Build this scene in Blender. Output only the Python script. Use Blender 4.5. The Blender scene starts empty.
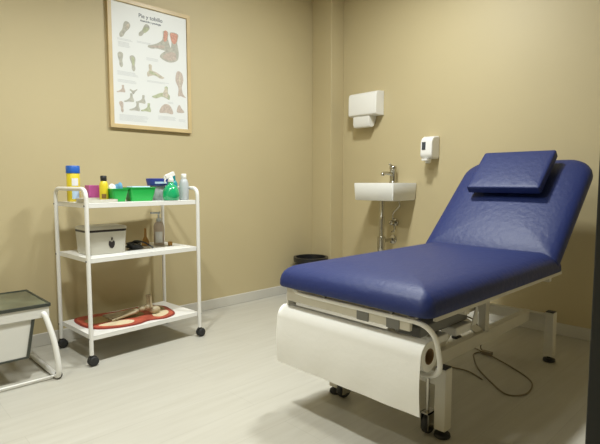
import bpy, bmesh, math, random
from mathutils import Vector, Matrix
random.seed(4)
PI = math.pi
S = bpy.context.scene
COL = S.collection

# ------------------------------------------------------------------ camera
F_PX, W_PX = 482.0, 600.0
pitch = math.atan(40/F_PX)
yaw = math.atan(502.6/(F_PX/math.cos(pitch)))
cd = bpy.data.cameras.new('camera'); cam = bpy.data.objects.new('camera', cd); COL.objects.link(cam)
cd.sensor_fit = 'HORIZONTAL'; cd.sensor_width = 36; cd.lens = 36*F_PX/W_PX
cd.clip_start = 0.02
cam.location = (0, 0, 0.92)
cam.rotation_euler = (PI/2-pitch, 0, yaw)
S.camera = cam

# ------------------------------------------------------------------ world, lights, exposure
w = bpy.data.worlds.new('world'); S.world = w; w.use_nodes = True
w.node_tree.nodes['Background'].inputs[0].default_value = (1, 0.85, 0.65, 1)
w.node_tree.nodes['Background'].inputs[1].default_value = 0.02
LAMPS = [((-1.60, 0.55), 25.0, 0.075), ((-1.66, 2.05), 33.0, 0.12), ((-1.25, -0.75), 12.5, 0.075), ((-1.60, 1.30), 8.0, 0.075)]  # lamp behind the camera is an added fill to brighten the hanging sheet
LAMP_COL = (0.96, 1.0, 0.99)
for (lx, ly), pw, rad in LAMPS:
    ld = bpy.data.lights.new('ceiling_lamp_light', 'AREA'); ld.shape = 'DISK'; ld.size = rad*2
    ld.spread = math.radians(180 if ly > 2 else 142)   # recessed downlights throw a narrower beam
    ld.energy = pw; ld.color = LAMP_COL
    lo = bpy.data.objects.new('ceiling_lamp_light', ld); COL.objects.link(lo); lo.location = (lx, ly, 2.47)
S.view_settings.view_transform = 'Standard'; S.view_settings.look = 'None'
S.view_settings.gamma = 1; S.view_settings.exposure = 0.0
S.view_settings.use_curve_mapping = False

# ------------------------------------------------------------------ materials
def mat(name, col, rough=0.5, metal=0.0, bump=None, vary=None, coat=0.0, trans=0.0, emis=None, spec=None, sss=0):
    m = bpy.data.materials.new(name); m.use_nodes = True
    nt = m.node_tree; b = nt.nodes['Principled BSDF']
    b.inputs['Base Color'].default_value = (*col, 1)
    b.inputs['Roughness'].default_value = rough
    b.inputs['Metallic'].default_value = metal
    if coat: b.inputs['Coat Weight'].default_value = coat; b.inputs['Coat Roughness'].default_value = 0.15
    if trans: b.inputs['Transmission Weight'].default_value = trans
    if spec is not None: b.inputs['Specular IOR Level'].default_value = spec
    if emis:
        b.inputs['Emission Color'].default_value = (*emis[0], 1); b.inputs['Emission Strength'].default_value = emis[1]
    tc = nt.nodes.new('ShaderNodeTexCoord')
    if vary:
        n = nt.nodes.new('ShaderNodeTexNoise'); n.inputs['Scale'].default_value = vary[0]; n.inputs['Detail'].default_value = 4
        nt.links.new(tc.outputs['Object'], n.inputs['Vector'])
        r = nt.nodes.new('ShaderNodeValToRGB')
        a = vary[1]
        r.color_ramp.elements[0].position = 0.3; r.color_ramp.elements[1].position = 0.7
        r.color_ramp.elements[0].color = (*[c*(1-a) for c in col], 1); r.color_ramp.elements[1].color = (*[min(1, c*(1+a)) for c in col], 1)
        nt.links.new(n.outputs['Fac'], r.inputs['Fac']); nt.links.new(r.outputs['Color'], b.inputs['Base Color'])
    if bump:
        n = nt.nodes.new('ShaderNodeTexNoise'); n.inputs['Scale'].default_value = bump[0]; n.inputs['Detail'].default_value = 5
        nt.links.new(tc.outputs['Object'], n.inputs['Vector'])
        bp = nt.nodes.new('ShaderNodeBump'); bp.inputs['Strength'].default_value = bump[1]; bp.inputs['Distance'].default_value = bump[2]
        nt.links.new(n.outputs['Fac'], bp.inputs['Height']); nt.links.new(bp.outputs['Normal'], b.inputs['Normal'])
    return m

M = {}
M['wall'] = mat('beige_paint', (0.535, 0.450, 0.262), 0.55, bump=(60, 0.15, 0.002), vary=(2.0, 0.02))
M['ceiling'] = mat('ceiling_paint', (0.70, 0.68, 0.62), 0.9)
M['base'] = mat('baseboard_paint', (0.60, 0.58, 0.52), 0.45, vary=(5, 0.03))
M['black_door'] = mat('black_lacquer', (0.006, 0.007, 0.005), 0.6, bump=(90, 0.2, 0.002))
M['white_metal'] = mat('white_powder_coat', (0.80, 0.79, 0.75), 0.32)
M['cream_metal'] = mat('cream_powder_coat', (0.66, 0.63, 0.54), 0.36, vary=(12, 0.03))
M['grey_metal'] = mat('grey_steel', (0.20, 0.20, 0.19), 0.45, 0.3)
M['black_plastic'] = mat('black_plastic', (0.015, 0.015, 0.015), 0.45)
M['rubber'] = mat('black_rubber', (0.02, 0.02, 0.02), 0.6)
M['chrome'] = mat('chrome', (0.50, 0.48, 0.42), 0.22, 1.0)
M['ceramic'] = mat('white_ceramic', (0.80, 0.80, 0.77), 0.12, coat=0.4)
M['white_plastic'] = mat('white_plastic', (0.82, 0.81, 0.77), 0.28)
M['paper'] = mat('tissue_paper', (0.84, 0.83, 0.78), 0.9, bump=(40, 0.25, 0.004))
M['card'] = mat('cardboard', (0.25, 0.16, 0.08), 0.9)
M['vinyl'] = mat('blue_vinyl', (0.013, 0.025, 0.122), 0.48, bump=(38, 0.40, 0.005), spec=0.42)
M['piping'] = mat('dark_blue_vinyl', (0.012, 0.02, 0.10), 0.4)
M['bin'] = mat('bin_black', (0.010, 0.010, 0.012), 0.3)
M['light_wood'] = mat('pale_wood', (0.60, 0.46, 0.24), 0.4, vary=(8, 0.08))
M['poster'] = mat('poster_paper', (0.76, 0.775, 0.76), 0.45)
M['ink'] = mat('dark_ink', (0.16, 0.18, 0.20), 0.6)
M['ink_light'] = mat('pale_ink', (0.56, 0.58, 0.58), 0.6)
M['fig_grey'] = mat('figure_grey', (0.46, 0.45, 0.39), 0.6, vary=(60, 0.15))
M['fig_bone'] = mat('figure_bone', (0.56, 0.51, 0.42), 0.6, vary=(60, 0.2))
M['fig_green'] = mat('figure_green', (0.44, 0.47, 0.32), 0.6, vary=(60, 0.2))
M['fig_red'] = mat('figure_red', (0.62, 0.32, 0.24), 0.6, vary=(80, 0.2))
M['fig_pink'] = mat('figure_pink', (0.52, 0.44, 0.38), 0.6, vary=(80, 0.15))
M['green'] = mat('green_plastic', (0.015, 0.42, 0.07), 0.35)
M['yellow'] = mat('yellow_plastic', (0.72, 0.58, 0.03), 0.35)
M['blue_lid'] = mat('blue_plastic', (0.02, 0.12, 0.50), 0.35)
M['navy'] = mat('navy_print', (0.03, 0.05, 0.30), 0.4)
M['pale_blue'] = mat('pale_blue_film', (0.42, 0.58, 0.72), 0.5)
M['mid_blue'] = mat('mid_blue_cloth', (0.13, 0.35, 0.55), 0.7)
M['magenta'] = mat('magenta_card', (0.48, 0.09, 0.30), 0.5)
M['brown'] = mat('brown_print', (0.22, 0.12, 0.03), 0.5)
M['amber'] = mat('amber_plastic', (0.42, 0.22, 0.05), 0.35)
M['green_glass'] = mat('green_bottle', (0.01, 0.36, 0.13), 0.12, coat=0.5)
M['teal'] = mat('teal_bottle', (0.02, 0.28, 0.30), 0.25)
M['milky'] = mat('milky_plastic', (0.62, 0.66, 0.68), 0.3, trans=0.3)
M['pinkish'] = mat('pinkish_gel', (0.62, 0.52, 0.44), 0.3, trans=0.25)
M['gauze'] = mat('white_gauze', (0.75, 0.76, 0.76), 0.9)
M['box_cream'] = mat('cream_casing', (0.58, 0.56, 0.48), 0.35)
M['dark_band'] = mat('dark_band', (0.025, 0.02, 0.02), 0.4)
M['mat_red'] = mat('mat_red', (0.42, 0.085, 0.05), 0.5, vary=(14, 0.35))
M['mat_cream'] = mat('mat_cream', (0.70, 0.58, 0.38), 0.5, vary=(12, 0.1))
M['mat_olive'] = mat('mat_olive', (0.36, 0.27, 0.12), 0.5, vary=(12, 0.1))
M['mat_edge'] = mat('mat_dark_red', (0.25, 0.03, 0.02), 0.5)
M['bone'] = mat('bone_plastic', (0.42, 0.35, 0.22), 0.5, vary=(30, 0.15))
M['smoke_glass'] = mat('greenish_glass', (0.10, 0.115, 0.075), 0.07, vary=(9, 0.5), spec=0.6)
M['pod_body'] = mat('pale_laminate', (0.66, 0.65, 0.60), 0.35)
M['pod_frame'] = mat('dark_trim', (0.04, 0.045, 0.035), 0.35)
M['cable'] = mat('grey_cable', (0.22, 0.18, 0.12), 0.5)
M['lens'] = mat('dark_window', (0.05, 0.06, 0.07), 0.15)
M['lamp'] = mat('lamp_diffuser', (0.9, 0.9, 0.85), 0.5, emis=(LAMP_COL, 6.0))

def floor_mat():
    m = bpy.data.materials.new('pale_laminate_floor'); m.use_nodes = True
    nt = m.node_tree; b = nt.nodes['Principled BSDF']
    N = nt.nodes.new; L = nt.links.new
    tc = N('ShaderNodeTexCoord'); mp = N('ShaderNodeMapping'); mp.inputs['Rotation'].default_value = (0, 0, PI/2)
    L(tc.outputs['Object'], mp.inputs['Vector'])
    br = N('ShaderNodeTexBrick'); br.offset = 0.37
    br.inputs['Scale'].default_value = 1; br.inputs['Brick Width'].default_value = 1.2; br.inputs['Row Height'].default_value = 0.19
    br.inputs['Mortar Size'].default_value = 0.0012; br.inputs['Mortar Smooth'].default_value = 0.3
    br.inputs['Color1'].default_value = (0.515, 0.495, 0.43, 1); br.inputs['Color2'].default_value = (0.50, 0.48, 0.415, 1)
    br.inputs['Mortar'].default_value = (0.44, 0.42, 0.36, 1)
    L(mp.outputs['Vector'], br.inputs['Vector'])
    mp2 = N('ShaderNodeMapping'); mp2.inputs['Scale'].default_value = (14, 1.2, 1); L(tc.outputs['Object'], mp2.inputs['Vector'])
    n = N('ShaderNodeTexNoise'); n.inputs['Scale'].default_value = 2.2; n.inputs['Detail'].default_value = 6; L(mp2.outputs['Vector'], n.inputs['Vector'])
    r = N('ShaderNodeValToRGB'); r.color_ramp.elements[0].position = 0.3; r.color_ramp.elements[1].position = 0.72
    r.color_ramp.elements[0].color = (0.90, 0.89, 0.87, 1); r.color_ramp.elements[1].color = (1, 1, 1, 1)
    L(n.outputs['Fac'], r.inputs['Fac'])
    mx = N('ShaderNodeMix'); mx.data_type = 'RGBA'; mx.blend_type = 'MULTIPLY'; mx.inputs[0].default_value = 1
    L(br.outputs['Color'], mx.inputs[6]); L(r.outputs['Color'], mx.inputs[7]); L(mx.outputs[2], b.inputs['Base Color'])
    b.inputs['Roughness'].default_value = 0.42
    return m
M['floor'] = floor_mat()

# ------------------------------------------------------------------ helpers
ORG = {}
def tag(o, label=None, cat=None, group=None, kind=None):
    if label: o['label'] = label
    if cat: o['category'] = cat
    if group: o['group'] = group
    if kind: o['kind'] = kind
    return o
def empty(name, loc, label, cat, group=None):
    o = bpy.data.objects.new(name, None); COL.objects.link(o); o.location = loc; o.empty_display_size = 0.05
    ORG[o.name] = Vector(loc)
    return tag(o, label, cat, group)

class MB:
    """collects shapes given in room coordinates; build() links them as one mesh object"""
    def __init__(s): s.v = []; s.f = []; s.m = []; s.mi = 0
    def use(s, i): s.mi = i; return s
    def add(s, vs, fs):
        o = len(s.v); s.v += [Vector(p) for p in vs]
        for f in fs: s.f.append([i+o for i in f]); s.m.append(s.mi)
        return s
    def box(s, x0, x1, y0, y1, z0, z1, M4=None):
        vs = [(x0,y0,z0),(x1,y0,z0),(x1,y1,z0),(x0,y1,z0),(x0,y0,z1),(x1,y0,z1),(x1,y1,z1),(x0,y1,z1)]
        if M4: vs = [M4 @ Vector(p) for p in vs]
        return s.add(vs, [(3,2,1,0),(4,5,6,7),(0,1,5,4),(1,2,6,5),(2,3,7,6),(3,0,4,7)])
    def rings(s, rs, cap0=True, cap1=True):
        n = len(rs[0]); vs = [p for r in rs for p in r]; fs = []
        for k in range(len(rs)-1):
            for i in range(n):
                j = (i+1) % n
                fs.append((k*n+i, k*n+j, (k+1)*n+j, (k+1)*n+i))
        if cap0: fs.append(tuple(range(n-1, -1, -1)))
        if cap1: fs.append(tuple((len(rs)-1)*n+i for i in range(n)))
        return s.add(vs, fs)
    def tube(s, pts, r, n=12, cap=True):
        pts = [Vector(p) for p in pts]; rs = []
        rad = r if isinstance(r, (list, tuple)) else [r]*len(pts)
        up = None
        for i, p in enumerate(pts):
            a = pts[max(i-1, 0)]; b = pts[min(i+1, len(pts)-1)]
            t = (b-a).normalized()
            if up is None:
                up = Vector((0,0,1)) if abs(t.z) < 0.9 else Vector((1,0,0))
            u = (up - t*up.dot(t)).normalized(); up = u
            v = t.cross(u)
            rs.append([p + (u*math.cos(2*PI*k/n) + v*math.sin(2*PI*k/n))*rad[i] for k in range(n)])
        return s.rings(rs, cap, cap)
    def lathe(s, prof, c=(0,0,0), n=28, M4=None, sx=1, sy=1):
        rs = []
        for r, z in prof:
            ring = [Vector((r*math.cos(2*PI*k/n)*sx, r*math.sin(2*PI*k/n)*sy, z)) for k in range(n)]
            if M4: ring = [M4 @ p for p in ring]
            rs.append([p + Vector(c) for p in ring])
        return s.rings(rs)
    def prism(s, poly, d, M4):
        n = len(poly)
        a = [M4 @ Vector((p[0], p[1], 0)) for p in poly]; b = [M4 @ Vector((p[0], p[1], d)) for p in poly]
        return s.rings([a, b])
    def build(s, name, mats, parent=None, smooth=False, bevel=0, seg=2, origin=None, sub=0):
        if not isinstance(mats, (list, tuple)): mats = [mats]
        org = Vector(origin) if origin else (ORG.get(parent.name, Vector((0,0,0))) if parent else Vector((0,0,0)))
        me = bpy.data.meshes.new(name)
        me.from_pydata([p-org for p in s.v], [], s.f)
        for m in mats: me.materials.append(M[m])
        for i, p in enumerate(me.polygons): p.material_index = s.m[i]
        bm = bmesh.new(); bm.from_mesh(me)
        bmesh.ops.recalc_face_normals(bm, faces=bm.faces); bm.to_mesh(me); bm.free()
        if smooth:
            for p in me.polygons: p.use_smooth = True
            me.set_sharp_from_angle(angle=math.radians(50))
        o = bpy.data.objects.new(name, me); COL.objects.link(o)
        if parent:
            o.parent = parent; ORG[o.name] = org
        else:
            o.location = org; ORG[o.name] = org
        if bevel:
            md = o.modifiers.new('bevel', 'BEVEL'); md.width = bevel; md.segments = seg; md.limit_method = 'ANGLE'
            md.harden_normals = True
            for p in me.polygons: p.use_smooth = True
            me.set_sharp_from_angle(angle=math.radians(50))
        if sub:
            md = o.modifiers.new('sub', 'SUBSURF'); md.levels = sub; md.render_levels = sub
        return o

def fillet(pts, r, n=6):
    """round the inner corners of a polyline"""
    pts = [Vector(p) for p in pts]; out = [pts[0]]
    for i in range(1, len(pts)-1):
        p = pts[i]; a = (pts[i-1]-p); b = (pts[i+1]-p)
        rr = min(r, a.length*0.49, b.length*0.49)
        A = p + a.normalized()*rr; B = p + b.normalized()*rr
        for k in range(n+1):
            t = k/n
            out.append(A*(1-t)**2 + p*2*t*(1-t) + B*t*t)
    out.append(pts[-1]); return out
def smooth_path(pts, n=8):
    pts = [Vector(p) for p in pts]; P = [pts[0]] + pts + [pts[-1]]; out = []
    for i in range(1, len(P)-2):
        a, b, c, d = P[i-1], P[i], P[i+1], P[i+2]
        for k in range(n):
            t = k/n
            out.append(0.5*((2*b) + (c-a)*t + (2*a-5*b+4*c-d)*t*t + (3*b-a-3*c+d)*t**3))
    out.append(pts[-1]); return out
def rrect(hx, hy, radii, n=7, cx=0, cy=0):
    """rounded rectangle; radii at (+x+y, -x+y, -x-y, +x-y)"""
    out = []
    for (sx, sy, a0), r in zip(((1,1,0), (-1,1,PI/2), (-1,-1,PI), (1,-1,3*PI/2)), radii):
        r = max(0.002, min(r, hx*0.98, hy*0.98))
        for k in range(n+1):
            a = a0 + PI/2*k/n
            out.append((cx + sx*(hx-r) + r*math.cos(a), cy + sy*(hy-r) + r*math.sin(a)))
    return out
def cushion(mb, W, L, prof, radii, M4):
    """padded board: prof is [(inset, z)] from underside edge up over the crown"""
    rs = []
    for ins, z in prof:
        poly = rrect(W/2-ins, L/2-ins, [max(0.012, r-ins*0.7) for r in radii])
        rs.append([M4 @ Vector((x, y, z)) for x, y in poly])
    return mb.rings(rs)
def frame(o, ux, uy):
    ux = Vector(ux).normalized(); uy = Vector(uy).normalized(); uz = ux.cross(uy)
    m = Matrix((ux, uy, uz)).transposed().to_4x4(); m.translation = Vector(o); return m

# ------------------------------------------------------------------ room shell
XL, YB, XR, YF, ZC = -2.924, 3.107, 0.50, -1.10, 2.50
def struct(name, mb, mats, **k):
    return tag(mb.build(name, mats, **k), kind='structure')
struct('floor', MB().box(XL-0.1, XR+0.1, YF-0.1, YB+0.1, -0.1, 0), 'floor')
struct('ceiling', MB().box(XL-0.1, XR+0.1, YF-0.1, YB+0.1, ZC, ZC+0.1), 'ceiling')
struct('wall_left', MB().box(XL-0.1, XL, YF-0.1, YB+0.1, 0, ZC), 'wall')
struct('wall_back', MB().box(XL, XR, YB, YB+0.1, 0, ZC), 'wall')
struct('wall_right', MB().box(XR, XR+0.1, YF-0.1, YB+0.1, 0, ZC), 'wall')
struct('wall_front', MB().box(XL, XR, YF-0.1, YF, 0, ZC), 'wall')
CX, CY = -2.705, 2.956
struct('wall_corner_column', MB().box(XL, CX, CY, YB, 0, ZC), 'wall', bevel=0.004)
bh, bt = 0.072, 0.012
struct('baseboard_left', MB().box(XL, XL+bt, YF, CY, 0, bh), 'base', bevel=0.003)
mb = MB(); mb.box(CX+bt, XR, YB-bt, YB, 0, bh)
struct('baseboard_back', mb, 'base', bevel=0.003)
mb = MB(); mb.box(XL+bt, CX+bt, CY-bt, CY, 0, bh); mb.box(CX, CX+bt, CY, YB-bt, 0, bh)
struct('baseboard_column', mb, 'base', bevel=0.003)
struct('baseboard_right', MB().box(XR-bt, XR, 1.05, YB-bt, 0, bh), 'base', bevel=0.003)
# open dark door leaf hinged on the right wall
struct('door_1', MB().box(-0.258, XR-0.004, 1.0, 1.04, 0.008, 2.08), 'black_door', bevel=0.003)

# ceiling lamps; the one over the front of the room is added fill
for i, ((lx, ly), pw, rad) in enumerate(LAMPS):
    c = empty('ceiling_lamp', (lx, ly, ZC), ['round recessed ceiling lamp over the floor left of the couch foot',
        'round recessed ceiling lamp above the washbasin end of the blue couch', 'added round fill lamp in the ceiling over the empty front of the room', 'round recessed ceiling lamp between the trolley and the couch foot'][i], 'lamp', 'ceiling lamps')
    MB().lathe([(rad*1.25, -0.018), (rad*1.3, -0.010), (rad*1.3, 0.0), (rad*0.2, 0.0)], (lx, ly, ZC)).build('trim_ring', 'white_metal', c, smooth=True)
    MB().lathe([(rad, -0.022), (rad, -0.016)], (lx, ly, ZC)).build('diffuser', 'lamp', c, smooth=True)

# ------------------------------------------------------------------ treatment couch
BX0, BX1 = -1.448, -0.748
BC = (BX0+BX1)/2; BW = BX1-BX0
BY0, BY1 = 1.255, 2.42
ZB = 0.504
bed = empty('treatment_couch', (BC, 1.9, 0), 'adjustable treatment couch with padded blue vinyl seat and raised backrest', 'couch')
prof = [(0.014, 0.0), (0.003, 0.003), (0.0, 0.010), (0.001, 0.028), (0.006, 0.045), (0.015, 0.060), (0.029, 0.072), (0.047, 0.081), (0.075, 0.089), (0.12, 0.095), (0.18, 0.099), (0.25, 0.102), (0.31, 0.103)]
mb = MB(); cushion(mb, BW, BY1-BY0, prof, (0.03, 0.03, 0.045, 0.045), Matrix.Translation((BC, (BY0+BY1)/2, ZB)))
mb.build('seat', 'vinyl', bed, smooth=True)
# backrest, tilted
ang = math.radians(42)
t = Vector((0, math.cos(ang), math.sin(ang))); nrm = Vector((0, -math.sin(ang), math.cos(ang)))
P0 = Vector((BC, 2.335, 0.600)) - t*0.035            # lower front edge of the padded face
LB = 0.735
thk = 0.080
Bf = frame(P0 - nrm*thk + t*(LB/2), (1,0,0), t)
mb = MB()
prof_b = [(0.022, 0.0), (0.006, 0.004), (0.0, 0.014), (0.0, 0.028), (0.004, 0.042), (0.012, 0.053), (0.026, 0.062), (0.045, 0.068), (0.075, 0.073), (0.12, 0.077), (0.20, 0.080), (0.28, 0.0815)]
cushion(mb, BW, LB, prof_b, (0.13, 0.13, 0.02, 0.02), Bf)
mb.build('backrest', 'vinyl', bed, smooth=True)
# tubular back of the backrest
mb = MB()
for sx in (-0.22, 0.22):
    a = P0 - nrm*(thk+0.014) + Vector((sx, 0, 0)); mb.tube([a + t*0.05, a + t*0.60], 0.012)
a = P0 - nrm*(thk+0.014); mb.tube([a + t*0.35 + Vector((-0.22,0,0)), a + t*0.35 + Vector((0.22,0,0))], 0.012)
mb.build('backrest_frame', 'cream_metal', bed, smooth=True)
# top frame under the seat
mb = MB()
zr = ZB-0.032
for x in (BX0+0.010, BX1-0.024):
    mb.box(x, x+0.014, BY0+0.06, BY1+0.02, ZB-0.016, ZB)
for x in (BX0+0.20, BX1-0.23):
    mb.box(x, x+0.03, BY0+0.20, BY1-0.10, zr, ZB-0.001)
mb.box(BX0+0.012, BX1-0.012, BY0+0.25, BY0+0.28, zr, ZB); mb.box(BX0+0.012, BX1-0.012, 2.28, 2.31, zr, ZB)
mb.build('top_frame', 'cream_metal', bed, bevel=0.003)
# bent tube round the foot end that carries the paper roll
yt, zt = 1.280, 0.486
mb = MB()
mb.box(-1.43, -1.42, 1.30, 1.345, 0.345, 0.47)
mb.tube(fillet([(-1.395, yt+0.02, zt), (-1.30, yt, zt), (BX1+0.004, yt, zt), (BX1+0.004, 1.335, 0.300), (-1.1, 1.335, 0.300)], 0.075, 10), 0.0085, 14)
for x in (-1.36, -0.83): mb.box(x-0.012, x+0.012, yt, BY0+0.26, zt+0.004, zt+0.010)
mb.build('foot_tube', 'white_metal', bed, smooth=True)
for x in (-1.20, -0.90):
    MB().box(x-0.006, x+0.006, yt-0.006, yt+0.008, zt+0.006, ZB+0.002).build('tube_clip', 'grey_metal', bed, bevel=0.001)
# cross beams behind the foot tube
mb = MB(); mb.box(BX0+0.035, -0.835, 1.286, 1.302, 0.446, 0.500)
mb.build('cross_beam', 'cream_metal', bed, bevel=0.003)
for x in (-1.050, -0.925): MB().box(x, x+0.052, 1.2825, 1.2865, 0.444, 0.478).build('beam_bracket', 'grey_metal', bed, bevel=0.002)
# base: feet, beams
LX, RX = -1.365, -0.852
FY, RY = 1.535, 2.60
LT = 0.258
mb = MB()
for y in (FY, RY): mb.box(LX, RX, y-0.018, y+0.018, 0.190, 0.245)
mb.box(-0.985, -0.950, FY, RY, 0.195, 0.252); mb.box(-1.295, -1.255, FY, RY, 0.187, 0.243)
mb.build('base_frame', 'cream_metal', bed, bevel=0.004)
for x in (LX, RX):
    for y in (FY, RY):
        lg = MB().box(x-0.022, x+0.022, y-0.024, y+0.024, 0.03, LT).build('leg', 'cream_metal', bed, bevel=0.004)
        MB().box(x-0.019, x+0.019, y-0.021, y+0.021, LT-0.002, LT+0.004).build('end_cap', 'black_plastic', lg, bevel=0.001)
        MB().lathe([(0.026, 0), (0.030, 0.005), (0.028, 0.014), (0.012, 0.018), (0.010, 0.034)], (x, y, 0), 20).build('foot_pad', 'rubber', lg, smooth=True)
# castors beside the foot-end legs
for x, sg in ((LX+0.055, 1), (RX-0.050, -1)):
    cs = MB()
    cs.tube([(x, FY-0.020, 0.07), (x, FY-0.020, 0.21)], 0.007)
    cs.box(x-0.017, x-0.014, FY-0.04, FY+0.012, 0.022, 0.085); cs.box(x+0.014, x+0.017, FY-0.04, FY+0.012, 0.022, 0.085); cs.box(x-0.017, x+0.017, FY-0.04, FY+0.012, 0.080, 0.085)
    c = cs.build('castor', 'chrome', bed, smooth=True)
    R = Matrix.Rotation(PI/2, 4, 'Y')
    MB().lathe([(0.012, -0.012), (0.033, -0.012), (0.037, -0.007), (0.037, 0.007), (0.033, 0.012), (0.012, 0.012)], (x, FY-0.012, 0.0375), 24, R).build('wheel', 'rubber', c, smooth=True)
# lifting arms
for x in (-1.235, -0.985):
    mb = MB()
    for (y0, z0), (y1, z1) in (((1.66, 0.215), (2.12, 0.462)), ((2.12, 0.215), (1.66, 0.462))):
        d = Vector((0, y1-y0, z1-z0)); L_ = d.length
        M4 = frame((x, y0, z0), d, (1,0,0))
        mb.box(-0.01, L_+0.01, -0.006+(0.014 if y0 > 2 else 0), 0.006+(0.014 if y0 > 2 else 0), -0.017, 0.017, M4)
    mb.build('lift_arm', 'cream_metal', bed, bevel=0.002)
mb = MB().box(-0.985, -0.950, 2.07, 2.11, 0.24, zr+0.004); mb.build('support_post', 'cream_metal', bed, bevel=0.003)
mb = MB().box(-1.04, -0.93, 1.50, 1.86, 0.350, 0.395); mb.build('motor_housing', 'grey_metal', bed, bevel=0.008, seg=3)
MB().box(-0.97, -0.905, 1.57, 1.66, 0.315, 0.345).build('actuator', 'white_metal', bed, bevel=0.006, seg=3)
MB().box(-0.975, -0.905, 1.72, 1.84, 0.315, 0.350).build('actuator', 'white_metal', bed, bevel=0.006, seg=3)
mb = MB(); mb.prism([(0, 0), (0.055, 0), (0.05, 0.07), (0.035, 0.075)], 0.004, frame((-0.905, 1.84, 0.335), (0,1,0), (0,0,1)))
mb.build('side_plate', 'white_metal', bed)

# pillow strapped over the backrest
PW, PL, PT = 0.392, 0.300, 0.045
pc = P0 + t*0.536 + nrm*0.032 + Vector((-0.012, 0, 0))
pillow = empty('head_cushion', P0 + t*0.536 + Vector((-0.012,0,0)), 'small rectangular blue vinyl head cushion on the couch backrest', 'cushion')
Pf = frame(pc, (1,0,0), t)
mb = MB(); cushion(mb, PW, PL, [(0.005, 0), (0.0, 0.004), (0.0, 0.038), (0.002, 0.042), (0.006, 0.0445), (0.02, 0.046), (0.06, 0.048), (0.12, 0.049)], (0.012,)*4, Pf)
mb.build('pad', 'vinyl', pillow, smooth=True)
mb = MB(); cushion(mb, PW-0.10, PL-0.09, [(0.0, 0), (0.0, 0.032)], (0.01,)*4, frame(pc - nrm*0.032, (1,0,0), t))
mb.build('fixing_pad', 'piping', pillow, smooth=True)

# paper roll with hanging sheet
rl = empty('paper_roll', (BC, 1.315, 0.38), 'wide white couch paper roll with a long sheet hanging at the foot of the couch', 'paper roll')
rx0, rx1 = -1.450, -0.782
ry, rz, rr = 1.318, 0.372, 0.048
R = Matrix.Rotation(PI/2, 4, 'Y')
mb = MB(); n = 36
out0 = [Vector((rx0, ry+rr*math.cos(2*PI*k/n), rz+rr*math.sin(2*PI*k/n))) for k in range(n)]
out1 = [p + Vector((rx1-rx0, 0, 0)) for p in out0]
in0 = [Vector((rx0, ry+0.026*math.cos(2*PI*k/n), rz+0.026*math.sin(2*PI*k/n))) for k in range(n)]
in1 = [p + Vector((rx1-rx0, 0, 0)) for p in in0]
mb.rings([in0, out0, out1, in1, in0], False, False)
mb.build('roll', 'paper', rl, smooth=True)
mb = MB()
a0 = [Vector((rx0-0.001, ry+0.0255*math.cos(2*PI*k/n), rz+0.0255*math.sin(2*PI*k/n))) for k in range(n)]
a1 = [p + Vector((rx1-rx0+0.002, 0, 0)) for p in a0]
b0 = [Vector((rx0-0.001, ry+0.0235*math.cos(2*PI*k/n), rz+0.0235*math.sin(2*PI*k/n))) for k in range(n)]
b1 = [p + Vector((rx1-rx0+0.002, 0, 0)) for p in b0]
mb.rings([b0, a0, a1, b1, b0], False, False); mb.build('core', 'card', rl, smooth=True)
# sheet: over the top of the roll and down the front
path = []
for k in range(13):
    a = PI/2 + 0.25 - (-1)*0 + k/12*(PI/2-0.25)
    path.append((ry+(rr+0.002)*math.cos(a), rz+(rr+0.002)*math.sin(a)))
zlow = 0.190
for k in range(1, 13):
    u = k/12
    path.append((ry-rr-0.002 - 0.006*math.sin(u*PI) , rz + (zlow-rz)*u))
mb = MB(); nx = 24; vs = []; fs = []
for off in (0, 0.0012):
    for i, (y, z) in enumerate(path):
        for j in range(nx+1):
            x = rx0 + (rx1-rx0)*j/nx
            wv = 0.0015*math.sin(j*0.9+i*0.25)*max(0, i-12)/12
            vs.append((x, y-off+wv, z + (0.012*(1-j/nx)*0 if i < 13 else 0)))
n1 = len(path)*(nx+1)
for i in range(len(path)-1):
    for j in range(nx):
        a = i*(nx+1)+j; q = (a, a+1, a+nx+2, a+nx+1)
        fs.append(q); fs.append(tuple(n1+k for k in reversed(q)))
edge = [j for j in range(nx+1)] + [i*(nx+1)+nx for i in range(1, len(path))] + [(len(path)-1)*(nx+1)+j for j in range(nx-1, -1, -1)] + [i*(nx+1) for i in range(len(path)-2, 0, -1)]
for k in range(len(edge)):
    a, b = edge[k], edge[(k+1) % len(edge)]; fs.append((a, b, n1+b, n1+a))
mb.add(vs, fs); mb.build('hanging_sheet', 'paper', rl, smooth=True)
mb = MB().tube([(BX0+0.01, ry, rz), (rx1-0.03, ry, rz)], 0.008); mb.build('spindle', 'chrome', bed, smooth=True)

# mains cable under the couch
zc = 0.0035
mb = MB()
mb.tube(smooth_path([(-0.955, 1.86, 0.365), (-0.95, 1.95, 0.33), (-0.975, 2.05, 0.27), (-1.06, 2.27, 0.13), (-1.16, 2.48, 0.02), (-1.125, 2.47, zc), (-1.097, 2.456, zc), (-0.959, 2.378, zc), (-0.838, 2.29, zc), (-0.790, 2.21, zc), (-0.780, 2.10, zc), (-0.837, 2.045, zc), (-0.946, 2.129, zc), (-1.057, 2.238, zc), (-1.135, 2.353, zc), (-1.165, 2.42, zc), (-1.14, 2.475, 0.008), (-1.12, 2.455, 0.010), (-1.203, 2.50, zc), (-1.27, 2.53, zc)]), 0.0033, 8)
mb.box(-1.14, -1.09, 2.445, 2.475, 0.001, 0.018)
tag(mb.build('cable', 'cable', smooth=True, origin=(-1.0, 2.2, 0)), 'thin grey mains cable with a small plug looping on the floor under the couch', 'cable')
mb = MB().tube(smooth_path([(-1.22, 2.155, zc), (-1.153, 2.158, zc), (-1.074, 2.167, zc), (-0.982, 2.124, zc)]), 0.0033, 8)
tag(mb.build('cable', 'cable', smooth=True, origin=(-1.1, 2.15, 0)), 'short straight cable lying behind the front right couch leg', 'cable')

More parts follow.
